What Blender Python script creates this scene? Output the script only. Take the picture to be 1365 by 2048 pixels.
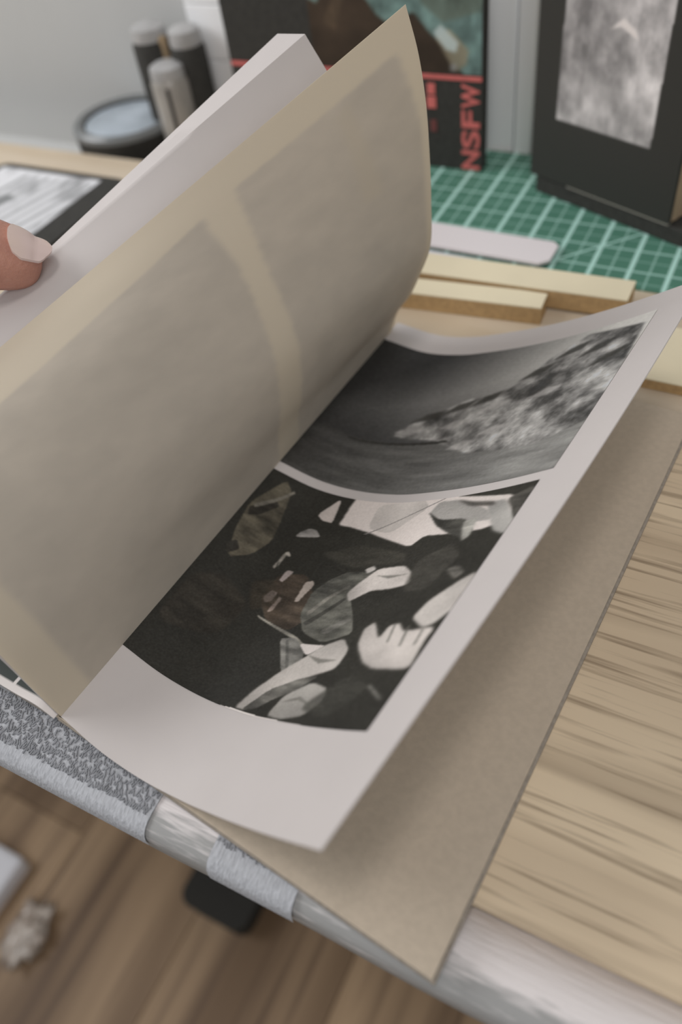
import bpy, bmesh, math, random
import numpy as np
from mathutils import Vector, Matrix
from mathutils.bvhtree import BVHTree

for o in list(bpy.data.objects): bpy.data.objects.remove(o)
random.seed(4)
scene = bpy.context.scene
S = 0.008            # metres per scene unit (a unit is 8 mm; the cutting mat squares are 2.54 units)
COL = scene.collection

# ------------------------------------------------------------------ camera
cam_d = bpy.data.cameras.new('camera'); cam = bpy.data.objects.new('camera', cam_d); COL.objects.link(cam)
cr = Vector((0.8867448, 0.44706956, -0.11752649)); cu = Vector((-0.26834541, 0.70486678, 0.65662285)); cf = Vector((-0.37639661, 0.5507192, -0.74500601))
m = Matrix((cr, cu, -cf)).transposed().to_4x4(); m.translation = Vector((0, 0, 31.853*S)); cam.matrix_world = m
cam_d.sensor_fit = 'VERTICAL'; cam_d.sensor_height = 36.0; cam_d.lens = 1600/2048*36
cam_d.clip_start = 0.01; cam_d.clip_end = 50
cam_d.dof.use_dof = True; cam_d.dof.focus_distance = 36.5*S; cam_d.dof.aperture_fstop = 5.2
scene.camera = cam

# ------------------------------------------------------------------ light
world = bpy.data.worlds.new('world'); scene.world = world; world.use_nodes = True
bg = world.node_tree.nodes['Background']; bg.inputs[0].default_value = (0.96, 0.98, 1.0, 1); bg.inputs[1].default_value = 0.21
def area(name, loc, target, size, power, col):
    d = bpy.data.lights.new(name, 'AREA'); d.shape = 'RECTANGLE'; d.size = size[0]; d.size_y = size[1]; d.energy = power; d.color = col
    o = bpy.data.objects.new(name, d); COL.objects.link(o); o.location = loc
    o.rotation_euler = (Vector(target)-Vector(loc)).to_track_quat('-Z', 'Y').to_euler(); return o
area('ceiling_lamp', (0.0*S, -10*S, 200*S), (-12*S, 20*S, 0), (0.32, 0.32), 4.6, (1.0, 0.95, 0.93))
area('window_light', (-150*S, 0*S, 95*S), (-15*S, 20*S, 5*S), (0.9, 0.7), 12.0, (0.97, 0.98, 1.0))
area('front_fill_light', (60*S, -105*S, 115*S), (-20*S, 35*S, 5*S), (0.9, 0.9), 6.2, (0.97, 0.98, 1.0))  # unseen fill lamp, added to brighten leaf fronts, wall boards and album
vs = scene.view_settings; vs.view_transform = 'Standard'; vs.look = 'None'; vs.gamma = 1.0; vs.exposure = -0.1; vs.use_curve_mapping = False

# ------------------------------------------------------------------ helpers
def V(p): return Vector((p[0]*S, p[1]*S, p[2]*S))
def lin(c): 
    c = np.asarray(c, float)/255.0
    return np.where(c <= 0.04045, c/12.92, ((c+0.055)/1.055)**2.4)
KA = 0.64
def alb(c): return tuple(float(x) for x in np.clip(lin(c)/KA, 0, 0.93))

def mat(name, col, rough=0.7, noise=0.0, nscale=40.0, bump=0.0, bscale=200.0, spec=0.3, metal=0.0, stretch=(1,1,1), col2=None, detail=4.0):
    m = bpy.data.materials.new(name); m.use_nodes = True; nt = m.node_tree; b = nt.nodes['Principled BSDF']
    b.inputs['Roughness'].default_value = rough; b.inputs['Specular IOR Level'].default_value = spec; b.inputs['Metallic'].default_value = metal
    c = alb(col); b.inputs['Base Color'].default_value = (*c, 1)
    tc = nt.nodes.new('ShaderNodeTexCoord'); mp = nt.nodes.new('ShaderNodeMapping'); mp.inputs['Scale'].default_value = stretch
    nt.links.new(tc.outputs['Object'], mp.inputs[0])
    if noise > 0 or col2 is not None:
        n = nt.nodes.new('ShaderNodeTexNoise'); n.inputs['Scale'].default_value = nscale; n.inputs['Detail'].default_value = detail
        nt.links.new(mp.outputs[0], n.inputs['Vector'])
        r = nt.nodes.new('ShaderNodeValToRGB'); r.color_ramp.elements[0].position = 0.35; r.color_ramp.elements[1].position = 0.65
        lo = alb(col2) if col2 is not None else tuple(x*(1-noise) for x in c)
        r.color_ramp.elements[0].color = (*lo, 1); r.color_ramp.elements[1].color = (*(tuple(min(x*(1+noise), .95) for x in c) if col2 is None else c), 1)
        nt.links.new(n.outputs['Fac'], r.inputs[0]); nt.links.new(r.outputs[0], b.inputs['Base Color'])
    if bump > 0:
        n2 = nt.nodes.new('ShaderNodeTexNoise'); n2.inputs['Scale'].default_value = bscale; n2.inputs['Detail'].default_value = 3
        nt.links.new(mp.outputs[0], n2.inputs['Vector'])
        bp = nt.nodes.new('ShaderNodeBump'); bp.inputs['Strength'].default_value = bump; bp.inputs['Distance'].default_value = 0.001
        nt.links.new(n2.outputs['Fac'], bp.inputs['Height']); nt.links.new(bp.outputs[0], b.inputs['Normal'])
    return m

def attr_mat(name, rough=0.5, trans=0.0, spec=0.3):
    m = bpy.data.materials.new(name); m.use_nodes = True; nt = m.node_tree; b = nt.nodes['Principled BSDF']
    a = nt.nodes.new('ShaderNodeAttribute'); a.attribute_name = 'Col'
    nt.links.new(a.outputs['Color'], b.inputs['Base Color']); b.inputs['Roughness'].default_value = rough; b.inputs['Specular IOR Level'].default_value = spec
    if trans > 0:
        t = nt.nodes.new('ShaderNodeBsdfTranslucent'); nt.links.new(a.outputs['Color'], t.inputs[0])
        mx = nt.nodes.new('ShaderNodeMixShader'); mx.inputs[0].default_value = trans
        nt.links.new(b.outputs[0], mx.inputs[1]); nt.links.new(t.outputs[0], mx.inputs[2]); nt.links.new(mx.outputs[0], nt.nodes['Material Output'].inputs[0])
    return m

def obj(name, me, material=None, parent=None, smooth=False):
    o = bpy.data.objects.new(name, me); COL.objects.link(o)
    if material is not None: me.materials.append(material)
    if smooth: me.polygons.foreach_set('use_smooth', [True]*len(me.polygons))
    if parent is not None: o.parent = parent; o.matrix_parent_inverse = parent.matrix_world.inverted()
    return o
def thing(name, label, cat, loc, rotz=0, group=None):
    o = bpy.data.objects.new(name, None); COL.objects.link(o); o.empty_display_size = 0.02
    o.matrix_world = Matrix.Translation(V(loc)) @ Matrix.Rotation(rotz, 4, 'Z')
    o.location = V(loc); o.rotation_euler = (0, 0, rotz); bpy.context.view_layer.update()
    o['label'] = label; o['category'] = cat
    if group: o['group'] = group
    return o
def tag(o, label, cat, group=None):
    o['label'] = label; o['category'] = cat
    if group: o['group'] = group
    return o
def struct(o): o['kind'] = 'structure'; return o

def bm_box(bm, lo, hi, M=None):
    vs_ = [bm.verts.new(V((x, y, z)) if M is None else M @ V((x, y, z))) for x in (lo[0], hi[0]) for y in (lo[1], hi[1]) for z in (lo[2], hi[2])]
    for f in ((0,1,3,2),(4,6,7,5),(0,4,5,1),(2,3,7,6),(0,2,6,4),(1,5,7,3)): bm.faces.new([vs_[i] for i in f])
def box(name, lo, hi, material, parent=None, bevel=0.0, M=None, seg=2):
    bm = bmesh.new(); bm_box(bm, lo, hi, M); bmesh.ops.recalc_face_normals(bm, faces=bm.faces)
    if bevel > 0: bmesh.ops.bevel(bm, geom=list(bm.edges), offset=bevel*S, segments=seg, affect='EDGES', profile=0.5)
    me = bpy.data.meshes.new(name); bm.to_mesh(me); bm.free(); return obj(name, me, material, parent)
def prism(name, pts, z0, z1, material, parent=None, bevel=0.0, M=None):
    bm = bmesh.new(); T = (lambda q: V(q)) if M is None else (lambda q: M @ V(q))
    a = [bm.verts.new(T((p[0], p[1], z0))) for p in pts]; b = [bm.verts.new(T((p[0], p[1], z1))) for p in pts]
    bm.faces.new(a[::-1]); bm.faces.new(b); n = len(pts)
    for i in range(n): bm.faces.new((a[i], a[(i+1)%n], b[(i+1)%n], b[i]))
    bmesh.ops.recalc_face_normals(bm, faces=bm.faces)
    if bevel > 0: bmesh.ops.bevel(bm, geom=list(bm.edges), offset=bevel*S, segments=2, affect='EDGES', profile=0.5)
    me = bpy.data.meshes.new(name); bm.to_mesh(me); bm.free(); return obj(name, me, material, parent)
def rrect(u0, v0, u1, v1, r, n=6):
    out = []
    for cx, cy, a0 in ((u1-r, v1-r, 0), (u0+r, v1-r, 90), (u0+r, v0+r, 180), (u1-r, v0+r, 270)):
        for k in range(n+1):
            a = math.radians(a0+90*k/n); out.append((cx+r*math.cos(a), cy+r*math.sin(a)))
    return out
def lathe(name, prof, material, parent=None, seg=48, loc=(0,0,0), tilt=None):
    bm = bmesh.new(); rings = []
    for r, z in prof:
        rings.append([bm.verts.new(V((r*math.cos(2*math.pi*k/seg), r*math.sin(2*math.pi*k/seg), z))) for k in range(seg)] if r > 1e-6 else [bm.verts.new(V((0,0,z)))])
    for A, B in zip(rings, rings[1:]):
        for k in range(seg):
            q = [A[k % len(A)], A[(k+1) % len(A)], B[(k+1) % len(B)], B[k % len(B)]]
            q = list(dict.fromkeys(q))
            if len(q) >= 3: bm.faces.new(q)
    bmesh.ops.recalc_face_normals(bm, faces=bm.faces)
    M = Matrix.Translation(V(loc))
    if tilt is not None: M = M @ tilt
    bm.transform(M); me = bpy.data.meshes.new(name); bm.to_mesh(me); bm.free()
    o = obj(name, me, material, parent, smooth=False)
    me.polygons.foreach_set('use_smooth', [True]*len(me.polygons)); me.set_sharp_from_angle(angle=math.radians(40)); return o

# ---- raster drawing of flat prints (colours only)
def fbm(h, w, cy, cx, seed, octs=4, gain=0.5):
    rs = np.random.RandomState(seed); out = np.zeros((h, w)); amp = 1; tot = 0
    for o in range(octs):
        gy, gx = int(cy*2**o)+2, int(cx*2**o)+2; g = rs.rand(gy+1, gx+1)
        y = np.linspace(0, gy-1.001, h); x = np.linspace(0, gx-1.001, w); yi = y.astype(int); xi = x.astype(int)
        fy = (y-yi)[:, None]; fx = (x-xi)[None]; fy = fy*fy*(3-2*fy); fx = fx*fx*(3-2*fx)
        a = g[yi][:, xi]; b = g[yi][:, xi+1]; c = g[yi+1][:, xi]; d = g[yi+1][:, xi+1]
        out += amp*((a*(1-fx)+b*fx)*(1-fy)+(c*(1-fx)+d*fx)*fy); tot += amp; amp *= gain
    return out/tot
def blur(m, k):
    for _ in range(k):
        p = np.pad(m, 1, mode='edge'); m = (p[:-2, 1:-1]+2*p[1:-1, 1:-1]+p[2:, 1:-1])/4
        p = np.pad(m, 1, mode='edge'); m = (p[1:-1, :-2]+2*p[1:-1, 1:-1]+p[1:-1, 2:])/4
    return m
class Canvas:
    def __init__(s, x0, x1, y0, y1, w, h, base):
        s.x = np.linspace(x0, x1, w); s.y = np.linspace(y0, y1, h); s.X, s.Y = np.meshgrid(s.x, s.y)
        s.img = np.ones((h, w, 3))*np.array(base, float); s.h = h; s.w = w
    def poly(s, pts, col, soft=1, alpha=1.0, tex=None):
        m = np.zeros((s.h, s.w), bool); n = len(pts)
        for i in range(n):
            xa, ya = pts[i]; xb, yb = pts[(i+1) % n]
            if ya == yb: continue
            c = ((s.Y < ya) != (s.Y < yb)) & (s.X < (xb-xa)*(s.Y-ya)/(yb-ya)+xa); m ^= c
        mm = blur(m.astype(float), soft)*alpha
        col = np.array(col, float)*(1 if tex is None else tex[..., None])
        s.img = s.img*(1-mm[..., None])+col*mm[..., None]
    def smooth(s, pts, n=2):
        for _ in range(n):
            o = []
            for (a, b), (c, d) in zip(pts, pts[1:]+pts[:1]): o += [(a*.87+c*.13, b*.87+d*.13), (a*.13+c*.87, b*.13+d*.87)]
            pts = o
        return pts
    def finish(s): return lin(np.clip(s.img, 0, 255))/KA

def grid_mesh(name, P, col=None, material=None, parent=None, thick=None, smooth=True):
    """P: (h, w, 3) points in units; optional colours (h, w, 3); thick = per-point offset vectors for a closed sheet"""
    h, w = P.shape[:2]; co = (P.reshape(-1, 3)*S)
    idx = np.arange(h*w).reshape(h, w); q = np.stack([idx[:-1, :-1], idx[:-1, 1:], idx[1:, 1:], idx[1:, :-1]], -1).reshape(-1, 4)
    if thick is not None:
        co = np.vstack([co, (P-thick).reshape(-1, 3)*S]); n = h*w; q2 = q[:, ::-1]+n
        bd = np.concatenate([idx[0, :], idx[1:, -1], idx[-1, :-1][::-1], idx[1:-1, 0][::-1]]); nx = np.roll(bd, -1)
        q3 = np.stack([bd, bd+n, nx+n, nx], -1); q = np.vstack([q, q2, q3])
    me = bpy.data.meshes.new(name); me.vertices.add(len(co)); me.vertices.foreach_set('co', co.ravel())
    me.loops.add(q.size); me.loops.foreach_set('vertex_index', q.ravel().astype(np.int32))
    me.polygons.add(len(q)); me.polygons.foreach_set('loop_start', np.arange(0, q.size, 4, dtype=np.int32))
    me.update(calc_edges=True); me.validate()
    if col is not None:
        c = np.ones((len(co), 4)); c[:h*w, :3] = col.reshape(-1, 3)
        if thick is not None: c[h*w:, :3] = col.reshape(-1, 3)
        a = me.color_attributes.new('Col', 'FLOAT_COLOR', 'POINT'); a.data.foreach_set('color', c.ravel())
    o = obj(name, me, material, parent); 
    if smooth: me.polygons.foreach_set('use_smooth', [True]*len(me.polygons)); me.set_sharp_from_angle(angle=math.radians(50))
    return o

# ---- ruled paper surface between a bottom curve and a top curve
def samp(P, n=81):
    P = np.array(P, float); d = np.r_[0, np.cumsum(np.linalg.norm(np.diff(P, axis=0), axis=1))]
    t = np.linspace(0, d[-1], n); mm = np.gradient(P, d, axis=0)
    i = np.clip(np.searchsorted(d, t, side='right')-1, 0, len(d)-2); h_ = d[i+1]-d[i]; u = ((t-d[i])/h_)[:, None]; h_ = h_[:, None]
    return (2*u**3-3*u**2+1)*P[i]+(u**3-2*u**2+u)*h_*mm[i]+(-2*u**3+3*u**2)*P[i+1]+(u**3-u**2)*h_*mm[i+1]
class Sheet:
    def __init__(s, B, T, bow=0.0): s.B = samp(B); s.T = samp(T); s.n = 81; s.bow = bow
    def at(s, t, v):
        t = np.asarray(t, float); v = np.asarray(v, float); t = t+s.bow*np.sin(np.pi*np.clip(v, 0, 1))*np.clip(t, 0, 1)**8
        k = t*(s.n-1); i = np.clip(np.floor(k).astype(int), 0, s.n-2); u = (k-i)[..., None]
        b = s.B[i]*(1-u)+s.B[i+1]*u; c = s.T[i]*(1-u)+s.T[i+1]*u; v = v[..., None]
        return b*(1-v)+c*v
    def normal(s, t, v):
        e = 1e-2; a = s.at(t+e, v)-s.at(t-e, v); b = s.at(t, v+e)-s.at(t, v-e); n = np.cross(a, b)
        return n/np.linalg.norm(n, axis=-1, keepdims=True)
    def mesh(s, name, t0, t1, v0, v1, nt, nv, material, parent, off=0.0, thick=None, col=None):
        Tt, Vv = np.meshgrid(np.linspace(t0, t1, nt), np.linspace(v0, v1, nv)); P = s.at(Tt, Vv); N = s.normal(Tt, Vv)
        return grid_mesh(name, P+N*off, col, material, parent, None if thick is None else N*thick)

B_SHAPES = [((190,181,175),[(294,564),(429,571),(615,559),(856,533),(874,479),(810,468),(712,470),(624,473),(597,451),(483,473),(414,486),(337,494),(299,494),(296,519),(292,549)]),((176,169,163),[(381,550),(531,558),(569,538),(489,484),(396,495)]),((150,146,141),[(586,523),(594,548),(662,547),(788,511),(821,486),(756,489),(652,502)]),((55,54,50),[(576,528),(640,505),(725,500),(783,471),(769,455),(714,468),(640,493)]),((120,118,112),[(728,492),(770,498),(785,459),(768,449)]),((148,145,140),[(767,526),(824,528),(895,476),(892,448),(848,461)]),((58,56,52),[(826,526),(884,545),(907,528),(894,481)]),((75,72,68),[(652,548),(717,526),(805,517),(785,529),(713,537)]),((165,156,150),[(215,504),(251,552),(277,494),(241,495)]),((130,126,122),[(200,447),(206,460),(223,472),(248,473),(273,461)]),((78,73,62),[(15,469),(62,545),(98,529),(129,470),(150,422),(126,384),(72,357),(35,407)]),((45,42,37),[(23,462),(80,498),(98,490),(65,457),(35,445)]),((42,40,36),[(42,380),(61,394),(86,380),(59,360)]),((98,94,85),[(28,470),(78,505),(104,532),(111,527),(87,500),(39,464)]),((125,120,112),[(204,378),(208,413),(218,416),(231,409),(226,406),(217,408),(217,381),(210,393),(214,376)]),((62,54,46),[(237,371),(314,385),(376,351),(406,304),(374,279),(289,287),(238,317)]),((140,130,126),[(247,360),(250,382),(273,383),(262,358)]),((145,132,130),[(240,322),(250,339),(271,337),(272,321),(256,313)]),((140,130,122),[(333,331),(330,350),(326,371),(346,376),(358,368),(349,346),(346,332)]),((120,108,100),[(280,298),(282,334),(295,329),(293,304)]),((80,79,73),[(366,355),(392,384),(438,404),(552,402),(492,362),(562,320),(608,286),(523,267),(423,282),(377,311)]),((104,101,94),[(391,317),(427,355),(473,377),(482,373),(437,350),(403,312)]),((55,54,50),[(402,299),(487,352),(499,349),(420,294)]),((100,98,92),[(481,288),(558,315),(570,309),(510,282)]),((168,161,155),[(512,344),(484,360),(502,380),(541,409),(626,413),(671,397),(689,374),(630,367),(568,365),(533,351)]),((150,145,140),[(489,408),(515,417),(533,407),(509,399)]),((125,121,112),[(261,290),(330,283),(410,274),(468,260),(464,256),(407,268),(334,278),(267,286)]),((105,103,98),[(368,264),(410,271),(471,256),(491,236),(477,213),(442,211)]),((80,79,75),[(388,264),(397,265),(464,217),(453,216)]),((180,172,167),[(436,263),(547,264),(494,243)]),((158,152,146),[(379,141),(399,175),(439,211),(533,262),(592,277),(636,258),(636,226),(563,210),(484,183),(433,153),(410,142)]),((85,83,78),[(402,142),(448,182),(532,205),(596,213),(544,185),(484,167),(444,148)]),((142,138,132),[(502,142),(518,176),(587,202),(654,195),(669,176),(634,150),(561,140)]),((168,161,155),[(654,267),(639,294),(662,307),(714,276),(722,299),(753,302),(783,287),(877,292),(876,262),(888,225),(763,227),(712,238)]),((162,156,150),[(781,310),(798,339),(854,369),(891,383),(899,321),(865,295),(836,291)]),((95,93,88),[(786,201),(796,203),(867,182),(862,179)]),((95,92,86),[(783,395),(815,401),(851,385),(834,373)])]
ROCK = [(247, 720), (318, 776), (436, 820), (537, 822), (605, 859), (635, 903), (722, 955), (894, 936), (908, 817), (916, 681), (780, 653), (557, 668), (411, 712)]

# ------------------------------------------------------------------ book frame
an = math.radians(-4.5); AX = np.array([math.cos(an), math.sin(an), 0]); BX = np.array([-math.sin(an), math.cos(an), 0])
O = np.array([-21.7, 7.5, 1.3]); Zv = np.array([0, 0, 1.0])
def bp(s, z, v=0.0): return O+AX*s+BX*v+Zv*(z-1.3)

# ------------------------------------------------------------------ materials
M_white = mat('paper_white', (168, 162, 159), 0.6, noise=0.01, nscale=60)
M_cover = mat('grey_board', (160, 148, 132), 0.8, noise=0.04, nscale=400, bump=0.1, bscale=900)
M_coveredge = mat('board_edge', (130, 122, 112), 0.9, noise=0.12, nscale=500)
M_print = attr_mat('print_ink', 0.5, spec=0.25)
M_vellum = attr_mat('vellum', 0.65, trans=0.4, spec=0.2)
M_pine = mat('pine', (172, 160, 143), 0.5, col2=(160, 145, 124), nscale=6, stretch=(1, 6, 1), noise=.1)
M_oak = None
def wood(name, base, dark, streak, sc, axis='X', rough=0.5, fine=1.0):
    m = bpy.data.materials.new(name); m.use_nodes = True; nt = m.node_tree; b = nt.nodes['Principled BSDF']; b.inputs['Roughness'].default_value = rough
    b.inputs['Specular IOR Level'].default_value = 0.3
    tc = nt.nodes.new('ShaderNodeTexCoord')
    def nz(stretch, scale, detail, dist=0.0, seed=0):
        mp = nt.nodes.new('ShaderNodeMapping'); mp.inputs['Scale'].default_value = stretch; mp.inputs['Location'].default_value = (seed, seed*.7, 0)
        nt.links.new(tc.outputs['Object'], mp.inputs[0]); n = nt.nodes.new('ShaderNodeTexNoise'); n.inputs['Scale'].default_value = scale
        n.inputs['Detail'].default_value = detail; n.inputs['Distortion'].default_value = dist; nt.links.new(mp.outputs[0], n.inputs['Vector']); return n.outputs['Fac']
    def ramp(f, p0, c0, p1, c1):
        r = nt.nodes.new('ShaderNodeValToRGB'); e = r.color_ramp.elements; e[0].position = p0; e[1].position = p1; e[0].color = (*c0, 1); e[1].color = (*c1, 1)
        nt.links.new(f, r.inputs[0]); return r.outputs[0]
    st = (0.12, 1, 1) if axis == 'X' else (1, 0.12, 1); st2 = (0.035, 1, 1) if axis == 'X' else (1, 0.035, 1)
    def mix(f, a, c):
        mx = nt.nodes.new('ShaderNodeMix'); mx.data_type = 'RGBA'; nt.links.new(f, mx.inputs[0]); nt.links.new(a, mx.inputs[6]); 
        if isinstance(c, tuple): mx.inputs[7].default_value = (*c, 1)
        else: nt.links.new(c, mx.inputs[7])
        return mx.outputs[2]
    c = ramp(nz(st, sc, 4, 0.6), 0.36, alb(dark), 0.62, alb(base))
    f = ramp(nz(st2, sc*7*fine, 2, 0.0, 3), 0.58, (0, 0, 0), 0.76, (0.55, 0.55, 0.55))
    c = mix(f, c, alb(streak))
    f2 = ramp(nz((st2[0]*1.5, st2[1]*1.5, 1), sc*27*fine, 3, 0.0, 9), 0.52, (0, 0, 0), 0.70, (0.75, 0.75, 0.75))
    c = mix(f2, c, alb(streak))
    nt.links.new(c, b.inputs['Base Color']); return m
M_board = wood('oak_board', (194, 177, 151), (160, 142, 119), (112, 95, 76), 11, 'X')
M_boardend = mat('board_side', (150, 134, 112), 0.7, noise=0.1, nscale=60, stretch=(1, 1, 8))
M_floor = wood('floor_laminate', (176, 150, 120), (104, 84, 64), (76, 59, 46), 5, 'Y', rough=0.5, fine=0.3)
M_black = mat('black_matte', (44, 43, 40), 0.75, noise=0.15, nscale=300)
M_wall = mat('wall_grey', (154, 154, 152), 0.9, noise=0.02, nscale=8)
M_panel = mat('panel_white', (232, 232, 236), 0.6, noise=0.01, nscale=10)
M_grey = mat('grey_paint', (150, 148, 146), 0.7, noise=0.12, nscale=60, bump=0.25, bscale=300, stretch=(0.4, 3, 3))

# ------------------------------------------------------------------ setting
floor_z = -94.0
# floor planks, laid along the v direction
fl = struct(box('floor', (-420, -220, floor_z-1.5), (300, 260, floor_z-0.35), mat('subfloor', (60, 48, 38), 0.9)))
plank_mesh = {}
pw, plen = 24.0, 160.0
for i in range(-14, 10):
    for j in range(-2, 3):
        x0 = i*pw; y0 = j*plen + (i*61) % 160 - 60
        key = 'p'
        if key not in plank_mesh:
            o = box('floor_plank', (0.06, 0.06, -0.35), (pw-0.06, plen-0.06, 0), M_floor, fl, bevel=0.08, seg=1); plank_mesh[key] = o.data
        else:
            o = bpy.data.objects.new('floor_plank', plank_mesh[key]); COL.objects.link(o); o.parent = fl
        o.location = V((x0, y0, floor_z))
wb = struct(box('wall_back', (-300, 66, floor_z), (200, 70, 200), M_wall))
# white boards in front of the wall: horizontal cladding left, tall panel right
for k in range(5):
    z0 = -3.4+4.55*k
    box('wall_board', (-51.2, 64.6, z0+0.05), (-23.5, 66, z0+4.5), M_panel, wb, bevel=0.06, seg=1)
box('wall_board', (-23.4, 64.6, -0.9), (-20.6, 66, 40), M_panel, wb, bevel=0.06, seg=1)
struct(box('trim_1', (-20.4, 64.2, -0.9), (-19.0, 66, 40), M_panel, None, bevel=0.12))
box('wall_board', (-18.8, 64.6, -0.9), (40, 66, 40), M_panel, wb, bevel=0.06, seg=1)
# wall ledge behind the desk, on the left
struct(box('trim_2', (-300, 56.1, -8), (-45, 66, -4.8), M_wall, None))

# ------------------------------------------------------------------ desk
desk = thing('desk', 'pale pine desk with worn grey painted front edge', 'desk', (0, 30, floor_z))
M_front = M_grey
prism('desk_top', [(-130, 8.2), (90, 8.2), (90, 64.4), (-44.6, 64.4), (-44.6, 55.8), (-130, 55.8)], -2.4, 0, M_pine, desk, bevel=0.05)
# rounded painted nosing along the front
prof = [(8.15, 0.0), (6.4, 0.0), (5.9, -0.06), (5.5, -0.22), (5.25, -0.5), (5.15, -0.9), (5.15, -1.9), (5.4, -2.4), (8.15, -2.4)]
bm = bmesh.new(); xs = np.linspace(-130, 90, 111); rows = []
for x in xs: rows.append([bm.verts.new(V((x, y+0.05*math.sin(x*.5), z))) for y, z in prof])
for A, B in zip(rows, rows[1:]):
    for k in range(len(prof)): bm.faces.new((A[k], A[(k+1) % len(prof)], B[(k+1) % len(prof)], B[k]))
bm.faces.new(rows[0]); bm.faces.new(rows[-1][::-1]); bmesh.ops.recalc_face_normals(bm, faces=bm.faces)
me = bpy.data.meshes.new('front_edge'); bm.to_mesh(me); bm.free()
M_nose = bpy.data.materials.new('worn_white_paint'); M_nose.use_nodes = True
nt = M_nose.node_tree; b = nt.nodes['Principled BSDF']; b.inputs['Roughness'].default_value = 0.6
tc = nt.nodes.new('ShaderNodeTexCoord'); sx = nt.nodes.new('ShaderNodeSeparateXYZ'); nt.links.new(tc.outputs['Object'], sx.inputs[0])
mp = nt.nodes.new('ShaderNodeMapping'); mp.inputs['Scale'].default_value = (0.25, 2.2, 2.2); nt.links.new(tc.outputs['Object'], mp.inputs[0])
n = nt.nodes.new('ShaderNodeTexNoise'); n.inputs['Scale'].default_value = 260; n.inputs['Detail'].default_value = 3; nt.links.new(mp.outputs[0], n.inputs['Vector'])
# wear: more grey towards the rounded edge (y small), following the edge itself
mr = nt.nodes.new('ShaderNodeMapRange'); mr.inputs[1].default_value = 5.7*S; mr.inputs[2].default_value = 7.2*S; nt.links.new(sx.outputs['Y'], mr.inputs[0])
ad = nt.nodes.new('ShaderNodeMath'); ad.operation = 'MULTIPLY_ADD'; ad.inputs[1].default_value = 1.1; nt.links.new(n.outputs['Fac'], ad.inputs[0]); nt.links.new(mr.outputs[0], ad.inputs[2])
r = nt.nodes.new('ShaderNodeValToRGB'); e = r.color_ramp.elements; e[0].position = 0.6; e[1].position = 1.0
e[0].color = (*alb((132, 131, 129)), 1); e[1].color = (*alb((196, 190, 188)), 1); nt.links.new(ad.outputs[0], r.inputs[0]); nt.links.new(r.outputs[0], b.inputs['Base Color'])
bpn = nt.nodes.new('ShaderNodeBump'); bpn.inputs['Strength'].default_value = 0.5; bpn.inputs['Distance'].default_value = 0.0006; nt.links.new(n.outputs['Fac'], bpn.inputs['Height']); nt.links.new(bpn.outputs[0], b.inputs['Normal'])
fe = obj('front_edge', me, M_nose, desk, smooth=True); fe['label'] = 'rounded front edge in worn whitish grey paint'
for lx, ly in ((-120, 48), (80, 48), (80, 56), (-120, 12), (84, 12)):
    if (lx, ly) == (80, 48): continue
    box('leg', (lx-3, ly-3, floor_z), (lx+3, ly+3, -2.4), M_pine, desk, bevel=0.2)

# grey ribbed cloth strips lying on the front edge
def cloth_strip(u0, u1, label, rows_, seed):
    t = thing('cloth_strip', label, 'cloth', ((u0+u1)/2, 6.4, 0))
    rs = np.random.RandomState(seed)
    sec = [(8.3, 0.04), (7.5, 0.1), (6.4, 0.1), (5.85, 0.04), (5.42, -0.12), (5.14, -0.44), (5.03, -0.9), (5.02, -1.3)]
    nu = int((u1-u0)*6)+2; sec_i = samp([(0, y, z) for y, z in sec])[:, 1:]
    P = np.zeros((nu, len(sec_i), 3)); us = np.linspace(u0, u1, nu); P[..., 0] = us[:, None]
    P[..., 1] = sec_i[None, :, 0]; P[..., 2] = sec_i[None, :, 1]+0.02*rs.rand(nu, len(sec_i))
    mc = mat('grey_cloth', (152, 153, 156), 0.95, noise=0.12, nscale=500, bump=0.7, bscale=500, stretch=(2.5, .5, 1))
    N = np.zeros_like(P); N[..., 2] = 0.05; N[..., 1] = -0.0
    base = grid_mesh('cloth', P, None, mc, t, N)
    md = mat('dark_stitch', (120, 121, 124), 0.95, noise=.2, nscale=300)
    bm = bmesh.new()
    for rv, wob, dens in rows_:
        u = u0+0.1
        while u < u1-0.1:
            vv = rv+(rs.rand()-.5)*wob; L = 0.06+0.09*rs.rand(); z = float(np.interp(-vv, -sec_i[:, 0], sec_i[:, 1]))+0.02
            ang = rs.rand()*1.2-0.2+math.pi/2.4
            du, dv = L*math.cos(ang), L*math.sin(ang); wv = 0.03
            pts = [(u-du-wv, vv-dv), (u-du+wv, vv-dv), (u+du+wv, vv+dv), (u+du-wv, vv+dv)]
            vsb = [bm.verts.new(V((p[0], p[1], z-0.04))) for p in pts]+[bm.verts.new(V((p[0], p[1], z+0.05))) for p in pts]
            for f in ((4,5,6,7),(0,1,5,4),(1,2,6,5),(2,3,7,6),(3,0,4,7)): bm.faces.new([vsb[i] for i in f])
            u += dens*(0.7+0.6*rs.rand())
    me = bpy.data.meshes.new('stitching'); bm.to_mesh(me); bm.free(); st = obj('stitching', me, md, t); st['kind'] = 'stuff'
    return t
cloth_strip(-34, -16.0, 'longer grey ribbed cloth strip with dark stitch rows, on the desk edge at left', [(7.6, .3, .10), (7.25, .45, .075), (6.85, .45, .075), (6.5, .4, .10), (6.15, .4, .075), (5.9, .15, .09)], 3)
cloth_strip(-12.9, -9.0, 'short grey ribbed cloth piece on the desk edge under the middle of the book', [(6.45, .25, .10), (6.15, .2, .14)], 5)

# ------------------------------------------------------------------ wooden board under the book
bd = thing('wooden_board', 'brown grained wooden board on the desk under the book', 'board', (0, 20, 0))
def wedge_board():
    prism('panel', [(-26, 8.1), (40, 8.1), (40, 34.8), (-26, 34.8)], 0.04, 0.6, M_board, bd, bevel=0.05)
wedge_board()

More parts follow.
